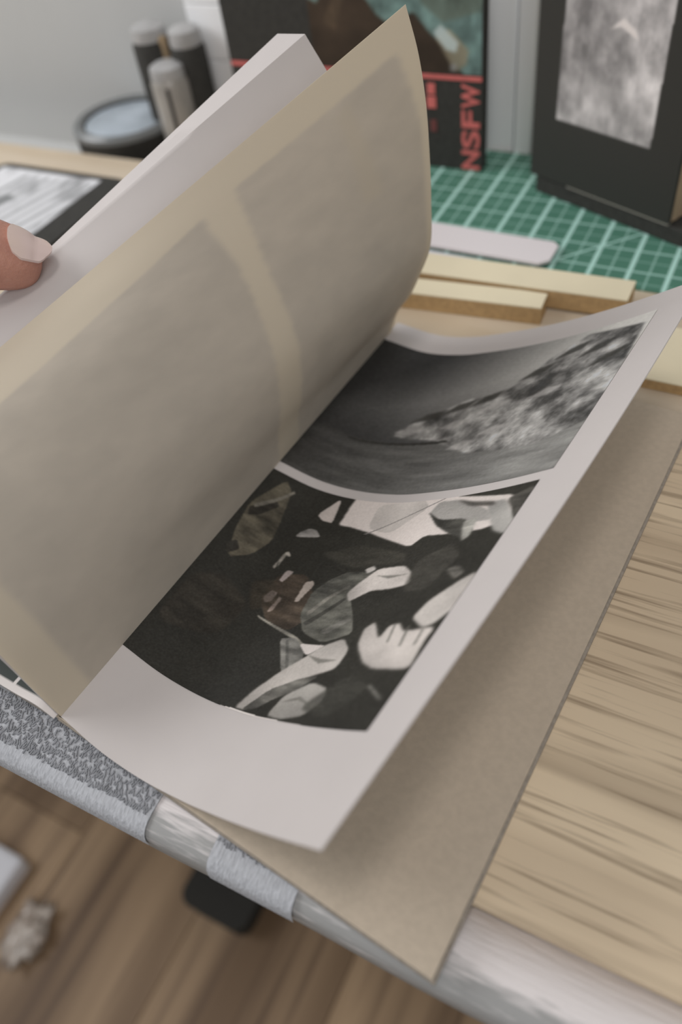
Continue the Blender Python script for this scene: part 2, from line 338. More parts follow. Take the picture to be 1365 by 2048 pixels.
# ------------------------------------------------------------------ the book
book = thing('photo_book', 'open photo book with beige leaves, held up by a thumb', 'book', tuple(O-Zv*0.7))
# lower cover: board + paper end sheet
def par(s0, s1, v0, v1, dvr=-0.9):
    # slightly skewed rectangle in the book frame (bottom edge drops towards the right)
    out = []
    for s_, v_ in ((s0, v0), (s1, v0), (s1, v1), (s0, v1)):
        sk = dvr*(s_/18.8) if v_ == v0 else 0
        P = O+AX*s_+BX*(v_+sk); out.append((P[0], P[1]))
    return out
prism('cover_board', par(-0.4, 18.75, -0.1, 30.0), 0.62, 0.82, M_coveredge, book, bevel=0.02)
prism('end_sheet', par(-0.3, 18.63, -0.04, 29.85), 0.88, 1.0, M_cover, book, bevel=0.02)
prism('cover_board', par(-20.5, -1.0, -0.1, 30.0, -0.0), 0.62, 0.9, M_coveredge, book, bevel=0.02)
# spine
prism('spine', par(-1.2, 0.1, 0.0, 29.8, 0), 0.6, 1.0, M_cover, book, bevel=0.02)
# left page lying flat with dark print in white frames
Lp = Sheet([bp(-0.3, 1.15, -.2), bp(-1.0, 1.6, -.2), bp(-2.5, 1.45, -.2), bp(-8, 1.3, -.2), bp(-19, 1.1, -.2)], [bp(-0.3, 1.15, 29.5), bp(-1.0, 1.55, 29.5), bp(-2.5, 1.35, 29.5), bp(-8, 1.3, 29.5), bp(-19, 1.1, 29.5)])
Lp.mesh('left_page', 0, 1, 0.0, 1, 40, 20, M_white, book, thick=-0.12)
cv = Canvas(0.0, 1.0, 0.0, 1.0, 300, 300, (192, 186, 182))
for x0, x1, y0, y1 in ((0.03, 0.15, 0.012, 0.2), (0.158, 0.33, 0.012, 0.2), (0.345, 0.98, 0.017, 0.2), (0.045, 0.98, 0.22, 0.98)):
    cv.poly([(x0, y0), (x1, y0), (x1, y1), (x0, y1)], (58, 62, 60), 0)
cv.poly([(0.05, 0.02), (0.07, 0.02), (0.068, 0.06), (0.052, 0.06)], (130, 135, 132), 1)
lp = Lp.mesh('photo_print', 0.0, 1.0, 0.0, 1.0, 300, 300, M_print, book, off=-0.02, col=cv.finish())

# photograph page, lifting towards the right
PB = [(-21.7, 7.5, 1.3), (-19.22, 6.99, 1.05), (-16.62, 6.68, 1.12), (-14.51, 6.54, 1.6), (-12.29, 6.26, 3.15), (-9.21, 5.86, 5.81), (-6.53, 5.5, 8.56)]
PT = [(-19.35, 37.41, 1.3), (-16.27, 37.17, 1.12), (-13.92, 36.98, 1.7), (-12.01, 36.83, 2.51), (-9.1, 36.6, 3.96), (-6.48, 36.4, 5.52), (-4.15, 36.21, 7.1), (-2.06, 36.05, 8.6)]
pg = Sheet(PB, PT, bow=0.03)
pp = pg.mesh('photo_page', 0, 1, 0, 1.03, 70, 60, M_white, book, thick=0.05); pp['label'] = 'white page with two black and white photographs'
# lower print: crowd scene
NB = 400; cv = Canvas(0.0, 0.890, 0.137, 0.555, NB, NB, (40, 39, 35))
nz = fbm(NB, NB, 8, 6, 1); nz2 = fbm(NB, NB, 40, 14, 2, 3); sh2 = fbm(NB, NB, 5, 5, 9, 3)
cv.img *= (0.86+0.3*nz)[..., None]
for c, pts in B_SHAPES:
    tx = 0.72+0.5*sh2 if c[0] > 135 else 0.25+0.75*nz+0.75*nz2
    if c[0] > 185: tx = 0.95+0.08*sh2
    xm = sum(p[0] for p in pts)/len(pts)/1000
    cv.poly(cv.smooth([(x/1000, y/1000) for x, y in pts], 2 if 135 < c[0] < 185 else 1), c, 1 if xm < 0.5 else (3 if xm < 0.7 else 6), tex=tx)
cv.poly([(0.615, 0.56), (0.625, 0.56), (0.405, 0.482), (0.395, 0.482)], (118, 113, 110), 0, 0.8)
cv.poly([(0.0, 0.113), (0.38, 0.14), (0.65, 0.137), (0.65, 0.12), (0.0, 0.05)], (190, 183, 178), 0)
for pts in ([(0.735, 0.30), (0.75, 0.27), (0.757, 0.27), (0.742, 0.302)], [(0.785, 0.295), (0.80, 0.262), (0.808, 0.262), (0.794, 0.298)], [(0.84, 0.288), (0.846, 0.262), (0.854, 0.262), (0.848, 0.288)],
            [(0.55, 0.395), (0.60, 0.388), (0.66, 0.395), (0.60, 0.394)], [(0.52, 0.165), (0.58, 0.172), (0.645, 0.165), (0.58, 0.178)], [(0.50, 0.245), (0.56, 0.232), (0.62, 0.24), (0.56, 0.24)]):
    cv.poly(pts, (88, 86, 80), 2, 0.7)
for pts, c_ in (([(0.30, 0.43), (0.42, 0.46), (0.60, 0.44), (0.62, 0.42), (0.45, 0.41)], (58, 56, 50)), ([(0.02, 0.20), (0.20, 0.23), (0.22, 0.30), (0.10, 0.33), (0.02, 0.3)], (50, 46, 40)),
                ([(0.66, 0.42), (0.74, 0.45), (0.80, 0.42), (0.76, 0.36), (0.68, 0.36)], (60, 58, 53)), ([(0.23, 0.29), (0.29, 0.32), (0.24, 0.36), (0.18, 0.34)], (56, 50, 42)), ([(0.60, 0.16), (0.7, 0.22), (0.8, 0.2), (0.72, 0.15)], (56, 55, 50))):
    cv.poly(cv.smooth(pts, 3), c_, 8, 0.7, tex=0.7+0.6*nz2)
grain = np.random.RandomState(7).rand(NB, NB)-0.5; cv.img += blur(grain, 1)[..., None]*22
pr = pg.mesh('photo_print', 0, 0.890, 0.137, 0.555, NB, NB, M_print, pp, off=0.02, col=cv.finish()); pr['label'] = 'black and white photograph of people and hands'
# upper print: rocky shore
W_, H_ = 300, 240
cv = Canvas(0.0, 0.908, 0.575, 0.968, W_, H_, (60, 60, 56))
X, Y = cv.X, cv.Y
sky = np.clip(0.16+1.15*(X-0.05)-2.4*np.abs(Y-(0.72+0.24*X+0.03))*np.clip(1.3-X, 0.3, 1), 0, 1)
cv.img = 44+sky[..., None]*np.array([100, 98, 94])*1.35
n1 = fbm(H_, W_, 9, 14, 5, 5, 0.6); n2 = fbm(H_, W_, 26, 5, 8, 4, 0.6); n3 = fbm(H_, W_, 5, 6, 11, 3)
# water below the horizon
hm = blur(((Y < 0.696+0.012*X)).astype(float), 2)[..., None]
water = (62+52*np.clip(X*1.3, 0, 1)+50*(n2-0.5))[..., None]*np.array([1, .99, .96]); cv.img = cv.img*(1-hm)+water*hm
rk = [(x/1000, y/1000) for x, y in ROCK]
m0 = Canvas(0.0, 0.908, 0.575, 0.968, W_, H_, (0, 0, 0)); m0.poly(rk, (1, 1, 1), 5); mk = np.clip(m0.img[..., :1]*1.4*(0.4+1.1*n1[..., None]), 0, 1)
rock = (98+230*(n1-0.45)+70*(n3-0.5))[..., None]*np.array([1, .985, .96]); cv.img = cv.img*(1-mk)+np.clip(rock, 46, 165)*mk
for k, (t, v) in enumerate([(0.33, 0.775), (0.42, 0.80), (0.5, 0.815), (0.62, 0.87), (0.7, 0.915), (0.78, 0.90), (0.84, 0.86)]):
    cv.poly([(t-0.05, v-0.02), (t-0.01, v+0.008), (t+0.05, v+0.02), (t+0.03, v-0.004)], (52, 51, 48), 4, 0.85)
for k, (t, v) in enumerate([(0.3, 0.735), (0.44, 0.75), (0.55, 0.79), (0.6, 0.72), (0.7, 0.80), (0.52, 0.69)]):
    cv.poly([(t-0.05, v-0.008), (t, v+0.012), (t+0.05, v+0.008), (t+0.01, v-0.012)], (168, 164, 160), 4, 0.55)
cv.poly([(0.13, 0.693), (0.45, 0.709), (0.47, 0.703), (0.13, 0.689)], (38, 37, 34), 1, 0.8)
dk = np.clip(1-X/0.28, 0, 1)[..., None]*0.55; cv.img = cv.img*(1-dk)+np.array([42, 40, 37])*dk
cv.img += blur(np.random.RandomState(8).rand(H_, W_)-0.5, 1)[..., None]*20
pr = pg.mesh('photo_print', 0, 0.908, 0.575, 0.968, W_, H_, M_print, pp, off=0.02, col=cv.finish()); pr['label'] = 'black and white photograph of a rocky slope above water'

# translucent leaf standing up from the gutter
VT = [(-19.3, 37.4, 1.3), (-18.8, 37.4, 2.8), (-17.8, 37.3, 4.3), (-17.1, 37.2, 5.8), (-16.4, 37.2, 7.6), (-16.2, 37.2, 10.5), (-16.2, 37.2, 13.2), (-16.3, 37.2, 15.6), (-16.6, 37.2, 17.8), (-17.1, 37.2, 19.7)]
VB = [(-21.7, 7.5, 1.3), (-22.3, 7.5, 3.5), (-23.0, 7.6, 5.6), (-24.4, 7.7, 7.8), (-26.7, 7.9, 9.5), (-29.7, 8.1, 10.3), (-33.2, 8.4, 9.2), (-35.7, 8.6, 7.3)]
vl = Sheet(VB, VT)
cv = Canvas(0, 1, 0, 1, 260, 260, (190, 181, 165))
g1 = [(0.0, 0.64), (0.40, 0.655), (0.62, 0.665), (0.895, 0.69), (0.926, 0.968), (0.75, 0.985), (0.40, 0.985), (0.0, 0.98)]
g2 = [(0.0, 0.062), (0.107, 0.062), (0.33, 0.062), (0.5, 0.12), (0.701, 0.251), (0.738, 0.33), (0.80, 0.45), (0.875, 0.63), (0.62, 0.625), (0.40, 0.602), (0.17, 0.585), (0.0, 0.575)]
nzv = 0.97+0.06*fbm(260, 260, 20, 20, 3)
for g in (g1, g2): cv.poly(g, (178, 170, 158), 2, tex=nzv)
cv.poly([(0.62, 0.90), (0.9, 0.88), (0.88, 0.86), (0.62, 0.86)], (180, 171, 156), 4, 0.6)
vv_ = vl.mesh('translucent_leaf', 0, 1, 0, 1, 260, 260, M_vellum, book, thick=0.03, col=cv.finish()); vv_['label'] = 'beige translucent leaf with pictures showing through'

# held white leaves, fanned at the top and pinched by the thumb
TA = [(-.3, 1.3), (-.1, 4), (0, 8), (-.5, 12), (-1.9, 15.5), (-3.5, 18.1)]; TB = [(-.7, 1.3), (-1.0, 4.5), (-1.6, 8.5), (-2.3, 12), (-3.6, 15.2), (-5.2, 18.0)]
BA = [(-.2, 1.3), (-.8, 3.45), (-1.55, 5.5), (-3.1, 7.55), (-6, 8.6), (-9.5, 9.4), (-13, 9.0), (-16.2, 7.65)]
BB = [(-.35, 1.3), (-1.0, 3.4), (-1.9, 5.35), (-3.8, 7.2), (-7.6, 7.9), (-11, 8.2), (-14.2, 7.7), (-17, 6.6)]
NL = 10
TA_, TB_, BA_, BB_ = (samp([(p[0], 0, p[1]) for p in q]) for q in (TA, TB, BA, BB))
for k in range(NL):
    f0, f1 = k/NL, (k+0.96)/NL
    def edge(f, A, B, v):
        Q = A*(1-f)+B*f; return np.array([bp(q[0], q[2], v) for q in Q])
    P0 = np.array([[edge(f, TA_, TB_, 30) , edge(f, BA_, BB_, 0)] for f in (f0, f1)])
    vvv = np.linspace(0, 1, 40)[:, None, None]
    front = P0[0][1][None]*(1-vvv)+P0[0][0][None]*vvv; back = P0[1][1][None]*(1-vvv)+P0[1][0][None]*vvv
    grid_mesh('page', front, None, M_white, book, thick=front-back)

# ------------------------------------------------------------------ hand
def skin_mesh(name, verts, edges, radii, root, sub=2):
    me = bpy.data.meshes.new(name+'_skeleton'); me.from_pydata([V(v) for v in verts], edges, []); o = bpy.data.objects.new(name+'_tmp', me); COL.objects.link(o)
    o.modifiers.new('s', 'SKIN'); 
    sv = me.skin_vertices[0].data if me.skin_vertices else None
    if sv is None:
        bm = bmesh.new(); bm.from_mesh(me); bm.verts.layers.skin.verify(); bm.to_mesh(me); bm.free(); sv = me.skin_vertices[0].data
    for i, rr in enumerate(radii):
        sv[i].radius = (rr*S, rr*S) if not isinstance(rr, tuple) else (rr[0]*S, rr[1]*S); sv[i].use_root = (i == root)
    sb = o.modifiers.new('d', 'SUBSURF'); sb.levels = sub; sb.render_levels = sub
    dg = bpy.context.evaluated_depsgraph_get(); ev = o.evaluated_get(dg); out = bpy.data.meshes.new_from_object(ev); bpy.data.objects.remove(o)
    return out
hv = [(-43.5, 18.6, 18.6), (-39.5, 19.4, 17.4), (-36.4, 19.9, 16.6), (-33.6, 20.9, 15.6), (-31.9, 21.9, 14.5), (-30.9, 22.8, 13.75), (-30.25, 23.45, 13.3),
      (-38.2, 19.8, 13.8), (-36.5, 20.9, 11.5), (-35.2, 22.0, 10.6), (-34.3, 23.0, 10.5),
      (-40.0, 18.6, 13.0), (-38.0, 19.4, 10.6), (-36.6, 20.2, 9.6), (-35.6, 21.0, 9.6),
      (-41.5, 17.2, 12.6), (-39.2, 17.6, 9.8), (-37.9, 18.1, 8.9), (-36.9, 18.8, 8.8),
      (-43.0, 15.9, 12.8), (-41.4, 15.8, 10.4), (-40.2, 16.2, 9.6), (-39.4, 16.8, 9.5),
      (-50, 15, 20.5), (-62, 8, 24)]
he = [(23, 24), (23, 0), (0, 1), (1, 2), (2, 3), (3, 4), (4, 5), (5, 6), (1, 7), (7, 8), (8, 9), (9, 10), (0, 11), (11, 12), (12, 13), (13, 14), (0, 15), (15, 16), (16, 17), (17, 18), (0, 19), (19, 20), (20, 21), (21, 22)]
hr = [3.0, 2.4, 2.1, 1.85, 1.80, 1.52, 1.0, 1.3, 1.15, 1.0, .8, 1.3, 1.15, 1.0, .8, 1.25, 1.1, .95, .78, 1.1, .95, .85, .7, 3.3, 4.0]
hv = [tuple(np.array(p)+np.array([0.27, -0.70, -0.66])*0.62*(1 if i_ < 7 or i_ > 22 else 0)) for i_, p in enumerate(hv)]
hm_ = skin_mesh('hand', hv, he, hr, 0)
M_skin = mat('skin', (168, 122, 106), 0.5, col2=(146, 100, 88), nscale=60, noise=.1, bump=0.4, bscale=700, spec=0.4)
b = M_skin.node_tree.nodes['Principled BSDF']; b.inputs['Subsurface Weight'].default_value = 0.15; b.inputs['Subsurface Radius'].default_value = (0.006, 0.002, 0.001); b.inputs['Subsurface Scale'].default_value = 1.0
hand = obj('hand', hm_, M_skin, None, smooth=True)
tag(hand, 'hand at the left edge, thumb holding up the book leaves', 'hand')
# thumb nail laid on the thumb surface
bvh = BVHTree.FromPolygons([v.co.copy() for v in hm_.vertices], [tuple(p.vertices) for p in hm_.polygons])
tip, mid = Vector(hv[6]), Vector(hv[4]); axd = (tip-mid).normalized()
camp = Vector((0, 0, 31.85)); toc = (camp-tip).normalized(); up = cu.copy()
nn = (up*0.62+toc*0.8); nn = (nn-axd*nn.dot(axd)).normalized(); sd = axd.cross(nn).normalized()
nu_, nv_ = 15, 13; P = np.zeros((nu_, nv_, 3)); base = mid+axd*0.80; LN = 2.0
def hitr(ax_, phi):
    d = nn*math.cos(phi)+sd*math.sin(phi); o_ = base+axd*ax_+d*5
    h_ = bvh.ray_cast(V(o_), -d, 5*S); return ((h_[0]/S)-(base+axd*ax_)).dot(d) if h_[0] is not None else 1.2
for i in range(nu_):
    for j in range(nv_):
        a = i/(nu_-1); c = -1+2*j/(nv_-1); wid = 0.72*(0.80+0.2*min(a*4, 1))*(1-0.35*max(a-0.75, 0)*4*max(a-0.75, 0)*4)
        a2 = a+(0.13*(c*c))*(1 if a < 0.5 else -1)*abs(a-0.5)*2
        phi = c*wid; k_ = min(a2, 0.62); r_ = np.mean([hitr(k_*LN+e, phi) for e in (-.15, 0, .15)])+0.10-0.22*max(a2-0.62, 0)
        q = base+axd*(a2*LN)+(nn*math.cos(phi)+sd*math.sin(phi))*r_; P[i, j] = (q.x, q.y, q.z)
M_nail = mat('nail', (196, 176, 170), 0.3, col2=(190, 172, 150), nscale=20, spec=0.5)
nail = grid_mesh('thumb_nail', P, None, M_nail, hand, thick=np.ones_like(P)*np.array([nn.x, nn.y, nn.z])*0.14); nail['label'] = 'pale pink thumb nail'

# ------------------------------------------------------------------ cutting mat
mt = bpy.data.materials.new('cutting_mat'); mt.use_nodes = True; nt = mt.node_tree; b = nt.nodes['Principled BSDF']; b.inputs['Roughness'].default_value = 0.6
tc = nt.nodes.new('ShaderNodeTexCoord'); sx = nt.nodes.new('ShaderNodeSeparateXYZ'); nt.links.new(tc.outputs['Object'], sx.inputs[0])
def mth(op, a, b_=None, c=None):
    n = nt.nodes.new('ShaderNodeMath'); n.operation = op
    for k, q in enumerate((a, b_, c)):
        if q is None: continue
        if isinstance(q, (int, float)): n.inputs[k].default_value = q
        else: nt.links.new(q, n.inputs[k])
    return n.outputs[0]
CELL = 2.54*S
def lines(coord, period, width, soft=0.4):
    f = mth('FRACT', mth('ADD', mth('DIVIDE', coord, period), 100.5)); d = mth('MULTIPLY', mth('ABSOLUTE', mth('SUBTRACT', f, 0.5)), period)
    n = nt.nodes.new('ShaderNodeMapRange'); n.inputs[1].default_value = width*(1-soft)*S; n.inputs[2].default_value = width*(1+soft)*S; n.inputs[3].default_value = 1; n.inputs[4].default_value = 0
    nt.links.new(d, n.inputs[0]); return n.outputs[0]
X_, Y_ = sx.outputs['X'], sx.outputs['Y']
majx = lines(X_, CELL, 0.15); majy = lines(Y_, CELL, 0.09); hx = mth('MULTIPLY', lines(X_, CELL/2, 0.07), 0.45); hy = mth('MULTIPLY', lines(Y_, CELL/2, 0.06), 0.3)
dg_ = mth('SUBTRACT', X_, Y_); dl = lines(mth('MULTIPLY', mth('ADD', dg_, -0.0), 0.7071), CELL*6*0.7071*2, 0.07)
tot = mth('MAXIMUM', mth('MAXIMUM', majx, mth('MULTIPLY', majy, 0.7)), mth('MAXIMUM', mth('MAXIMUM', hx, hy), dl))
mx = nt.nodes.new('ShaderNodeMix'); mx.data_type = 'RGBA'; nt.links.new(tot, mx.inputs[0]); mx.inputs[6].default_value = (*alb((62, 102, 86)), 1); mx.inputs[7].default_value = (*alb((150, 184, 174)), 1)
nt.links.new(mx.outputs[2], b.inputs['Base Color'])
mo = thing('cutting_mat', 'green cutting mat with pale grid lines at the back of the desk', 'cutting mat', (-9.9-2.54, 49.7+0.0, 0))
prism('mat_sheet', rrect(-30, 47.85, 30, 64.3, 0.6), 0.02, 0.16, mt, mo)
for c in mo.children: # keep object coordinates on the grid origin
    c.matrix_parent_inverse = Matrix.Identity(4); c.data.transform(Matrix.Translation(-V((-9.9-2.54, 49.7, 0))))

# ------------------------------------------------------------------ rulers and wood blocks
M_plastic = mat('white_plastic', (190, 184, 184), 0.4)
r1 = tag(prism('plastic_strip', [(-30, 51.75), (-13.0, 51.2), (-12.55, 50.8), (-12.6, 48.9), (-13.2, 48.3), (-30, 48.75)], 0.36, 0.6, M_plastic, bevel=0.03), 'wide white plastic strip with rounded corners on the mat', 'strip')
r2 = tag(prism('plastic_strip', [(-30, 48.62), (-15.6, 48.0), (-15.4, 47.5), (-30, 47.5)], 0.17, 0.34, mat('plastic_bluish', (178, 176, 180), 0.4), bevel=0.02), 'thin bluish white strip in front of the wide white one', 'strip')
M_mdf_top = mat('veneer_pale', (190, 180, 155), 0.6, noise=0.03, nscale=30)
M_mdf = mat('mdf_side', (150, 124, 88), 0.95, noise=0.1, nscale=400, bump=0.2, bscale=800)
def mdf(pts, z0, z1, label):
    c = np.mean(pts, axis=0); t = thing('wood_block', label, 'wood block', (c[0], c[1], z0), 0)
    prism('core', pts, z0, z1-0.1, M_mdf, t, bevel=0.02); prism('face_veneer', pts, z1-0.1, z1, M_mdf_top, t, bevel=0.015)
mdf([(-26.5, 43.4), (-6.4, 44.4), (-6.4, 46.6), (-26.0, 45.9)], 0.17, 1.5, 'longer pale wood block lying nearest the mat, behind the short one')
mdf([(-27, 40.9), (-11.2, 42.4), (-11.3, 44.0), (-13, 43.95), (-27, 42.6)], 0.02, 1.3, 'shorter pale wood block with brown side, in front of the long block')
mdf([(-4.0, 38.4), (6, 38.3), (6, 43.6), (-3.3, 43.6)], 0.02, 0.75, 'flat wide pale wood block behind the raised page corner at right')

# ------------------------------------------------------------------ standing books / frames at the back
def plane_print(name, p0, p1, z0, z1, canvas, parent, off):
    """upright flat print between two ground points; canvas in (distance, height)"""
    p0 = np.array([*p0, 0.0]); p1 = np.array([*p1, 0.0]); d = p1-p0; L = np.linalg.norm(d); d /= L; nrm = np.array([d[1], -d[0], 0])
    h, w = canvas.h, canvas.w; XX, YY = canvas.X, canvas.Y
    P = p0+d*XX[..., None]+np.array([0, 0, 1.0])*YY[..., None]+nrm*off
    return grid_mesh(name, P, canvas.finish(), M_print, parent, smooth=False)
# painted book with red lettering, standing against the wall boards
nb = thing('standing_book', 'upright black book with painted picture and red vertical letters', 'book', (-33, 61.2, 0))
box('cover', (-44.4, 60.5, 0.17), (-21.75, 60.8, 17.2), M_black, nb, bevel=0.03)
box('page_block', (-44.2, 60.8, 0.3), (-22.4, 61.3, 17.0), M_white, nb)
box('cover', (-44.4, 61.3, 0.17), (-21.75, 61.5, 17.2), M_black, nb, bevel=0.03)
cv = Canvas(0, 14.2, 7.55, 17.0, 210, 150, (88, 108, 104)); n5 = fbm(150, 210, 5, 5, 21, 4); n6 = fbm(150, 210, 10, 22, 23, 3)
cv.img *= (0.7+0.6*n6)[..., None]
hair = [(-0.2, 12.4), (0.8, 12.0), (1.7, 13.2), (3.6, 13.4), (4.9, 12.6), (5.8, 11.4), (6.6, 10.9), (8.9, 11.6), (10.2, 10.2), (11.4, 9.4), (12.0, 8.2), (13.0, 7.4), (-0.2, 7.4)]
cv.poly(hair, (50, 41, 33), 3, tex=0.7+0.6*n5)
cv.poly([(1.2, 10.6), (2.4, 12.6), (3.2, 12.6), (2.2, 10.2)], (88, 74, 58), 6, 0.6, tex=0.6+0.8*n6)
cv.poly([(10.6, 10.0), (11.6, 10.6), (12.6, 9.8), (13.2, 9.2), (13.0, 8.2), (12.2, 7.7), (11.6, 8.4)], (128, 118, 98), 4, 0.85, tex=0.7+0.6*n5)
cv.poly([(10.4, 10.3), (11.0, 10.9), (12.4, 9.7), (12.2, 9.0), (11.4, 9.2)], (158, 168, 166), 3, 0.9)
cv.poly([(11.7, 8.2), (12.3, 8.3), (12.2, 7.7), (11.7, 7.7)], (120, 120, 118), 3, 0.8)
cv.poly([(11.2, 11.0), (14.2, 11.8), (14.2, 17), (9, 17), (9.5, 12.2)], (84, 88, 76), 6, 0.6, tex=0.7+0.6*n5)
plane_print('cover_picture', (-36.1, 60.5), (-21.9, 60.5), 0, 0, cv, nb, 0.015)
M_red = mat('red_print', (168, 88, 84), 0.6, noise=.08, nscale=200)
bm = bmesh.new(); bm_box(bm, (-44.3, 60.44, 7.1), (-21.85, 60.52, 7.42)); me = bpy.data.meshes.new('red_line'); bm.to_mesh(me); bm.free(); obj('red_line', me, M_red, nb)
def letters(txt, u, z, size, parent, material):
    cu_ = bpy.data.curves.new('t', 'FONT'); cu_.body = txt; cu_.size = 1.9*S; cu_.extrude = 0.02*S; cu_.offset = 0.045*S; cu_.space_character = 1.02; cu_.align_x = 'LEFT'
    o = bpy.data.objects.new('t', cu_); COL.objects.link(o); dg = bpy.context.evaluated_depsgraph_get(); me = bpy.data.meshes.new_from_object(o.evaluated_get(dg)); bpy.data.objects.remove(o)
    # text running up the cover: local x -> +z, local y -> -u; the glyph fills the box (u width, z height)
    vs_ = np.array([v.co[:] for v in me.vertices]); lo, hi = vs_.min(0), vs_.max(0)
    me.transform(Matrix.Translation((-lo[0], -lo[1], 0))); me.transform(Matrix.Diagonal((size[1]*S/(hi[0]-lo[0]), size[0]*S/(hi[1]-lo[1]), 1, 1)))
    M = Matrix(((0, -1, 0, u*S), (0, 0, -1, 60.48*S), (1, 0, 0, z*S), (0, 0, 0, 1))); me.transform(M); return obj('lettering', me, material, parent)
for ch, zz, hh in (('N', 0.3, 1.5), ('S', 2.0, 1.4), ('F', 3.6, 1.3), ('W', 5.1, 1.75)):
    letters(ch, -21.98, zz, (1.5, hh), nb, M_red)
box('lettering', (-26.35, 60.44, 4.9), (-25.6, 60.5, 5.8), M_red, nb); box('lettering', (-26.3, 60.44, 5.95), (-25.65, 60.5, 6.75), M_red, nb)
box('lettering', (-26.1, 60.44, 3.1), (-25.6, 60.5, 4.0), mat('dark_red', (92, 52, 50), .7), nb)

# black album standing at an angle on the right
A1 = np.array([-17.2, 58.7]); A2 = np.array([-6.0, 53.75]); dd = (A2-A1)/np.linalg.norm(A2-A1); ang = math.atan2(dd[1], dd[0])
al = thing('standing_album', 'large black album with grey cloudy picture, standing on the mat', 'album', (A1[0], A1[1], 0))
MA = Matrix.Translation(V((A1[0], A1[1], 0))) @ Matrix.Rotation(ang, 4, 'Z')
Lal = float(np.linalg.norm(A2-A1))
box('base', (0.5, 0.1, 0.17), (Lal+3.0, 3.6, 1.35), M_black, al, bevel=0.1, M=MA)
box('cover', (0, 0, 1.5), (Lal, 0.3, 21), M_black, al, bevel=0.03, M=MA)
box('cover', (0, 3.3, 1.5), (Lal+1.5, 3.6, 21), M_black, al, bevel=0.03, M=MA)
for k in range(9):
    box('page', (0.3, 0.33+k*0.33, 1.55), (Lal+0.02+0.05*(k % 2), 0.33+k*0.33+0.26, 20.8), mat('brown_card', (140, 122, 100), 0.9, noise=.06, nscale=50) if k == 0 else bpy.data.materials['brown_card'], al, M=MA)
box('edge_highlight', (3.5, -0.03, 1.42), (Lal, 0.33, 1.5), mat('highlight_grey', (120, 116, 108), .5), al, M=MA)  # highlight along the cover's lower edge, painted as a lighter grey strip
cv = Canvas(0, Lal, 1.5, 21, 190, 300, (44, 43, 40)); n7 = fbm(300, 190, 9, 6, 31, 5, 0.55); n8 = fbm(300, 190, 3, 3, 33, 3); n9 = fbm(300, 190, 14, 30, 35, 3)
tx = np.clip(0.40+1.1*(n7-0.42)+0.5*(n8-0.5)+0.25*(n9-.5), 0.12, 1.0)
cv.img *= 1.0
mk = Canvas(0, Lal, 1.5, 21, 190, 300, (0, 0, 0)); mk.poly([(2.05, 6.05), (9.9, 6.05), (10.15, 19), (2.1, 19)], (1, 1, 1), 1)
pic = (84+128*tx)[..., None]*np.array([1.0, .97, .96]); cv.img = cv.img*(1-mk.img)+pic*mk.img
cv.poly([(5.7, 12.4), (6.6, 13.2), (7.6, 12.7), (7.9, 12.1), (7.4, 12.3), (6.5, 12.7)], (190, 182, 178), 2)
plane_print('cover_picture', tuple(A1), tuple(A2), 0, 0, cv, al, 0.015)

# ------------------------------------------------------------------ things at the back left
rt = thing('round_tin', 'round black tin with a pale glassy recessed lid', 'tin', (-58.6, 61.0, -4.8))
RT = 5.2
lathe('body', [(0, 0), (RT-0.9, 0), (RT-0.4, .4), (RT, 4.0), (RT+0.05, 6.0), (RT-0.3, 6.3), (RT-0.9, 6.2), (RT-1.0, 5.8), (0, 5.8)], M_black, rt, loc=(-58.6, 61.0, -4.8))
lathe('lid', [(0, 5.85), (RT-1.15, 5.85), (RT-1.1, 6.0), (RT-1.4, 6.1), (0, 6.05)], mat('glassy_lid', (152, 160, 168), 0.25, col2=(120, 128, 134), nscale=25, spec=.6), rt, loc=(-58.6, 61.0, -4.8))
lathe('rim', [(RT-0.95, 6.2), (RT-0.3, 6.38), (RT+0.08, 6.1), (RT+0.12, 5.7), (RT, 5.7)], mat('rim_grey', (92, 94, 94), 0.3, spec=.6), rt, loc=(-58.6, 61.0, -4.8))
M_silver = mat('brushed_silver', (140, 136, 130), 0.35, noise=.1, nscale=30, metal=0.3)
M_cap = mat('clear_cap', (140, 139, 138), 0.35, noise=.12, nscale=60, spec=.6)
def can(x, y, r, h, body, label, stripe=None, cap=1.4):
    t = thing('spray_can', label, 'can', (x, y, -4.8)); h += 2.6
    lathe('body', [(0, 0), (r*.95, 0), (r, .25), (r, h-0.4), (r*.9, h), (0, h)], body, t, seg=32, loc=(x, y, -4.8))
    lathe('cap', [(r*.9, h-.02), (r*.93, h+0.2), (r*.88, h+cap), (r*.6, h+cap+.25), (0, h+cap+.25)], M_cap, t, seg=32, loc=(x, y, -4.8))
    if stripe:
        a0 = math.atan2(-y, 0-x)+stripe[1]; bm = bmesh.new()
        for s_ in (0,):
            w = stripe[0]; pts = [(x+(r+e)*math.cos(a0+q), y+(r+e)*math.sin(a0+q)) for e, q in ((-.1, -w), (.06, -w), (.06, w), (-.1, w))]
            prism('stripe', pts, -4.6, -4.8+h-0.5, stripe[2], t)
        bm.free()
    return t
M_tan = mat('tan_paper', (134, 116, 92), .7)
can(-54.3, 62.6, 1.75, 10.2, M_black, 'black spray can with pale cap, leftmost behind the tin', cap=1.0)
can(-50.4, 62.7, 1.6, 9.9, M_black, 'black spray can with pale cap, nearest the white wall boards', cap=1.2)
can(-51.6, 60.6, 1.75, 7.9, M_silver, 'silver spray can with dark seam line, in front of the two black cans', (0.09, -0.25, M_black), cap=0.9)
tb = tag(box('paper_roll', (-53.1, 61.9, -4.8), (-52.3, 62.6, 8.4), M_tan, bevel=0.2), 'narrow tan tube between the silver can and the left black can', 'tube')

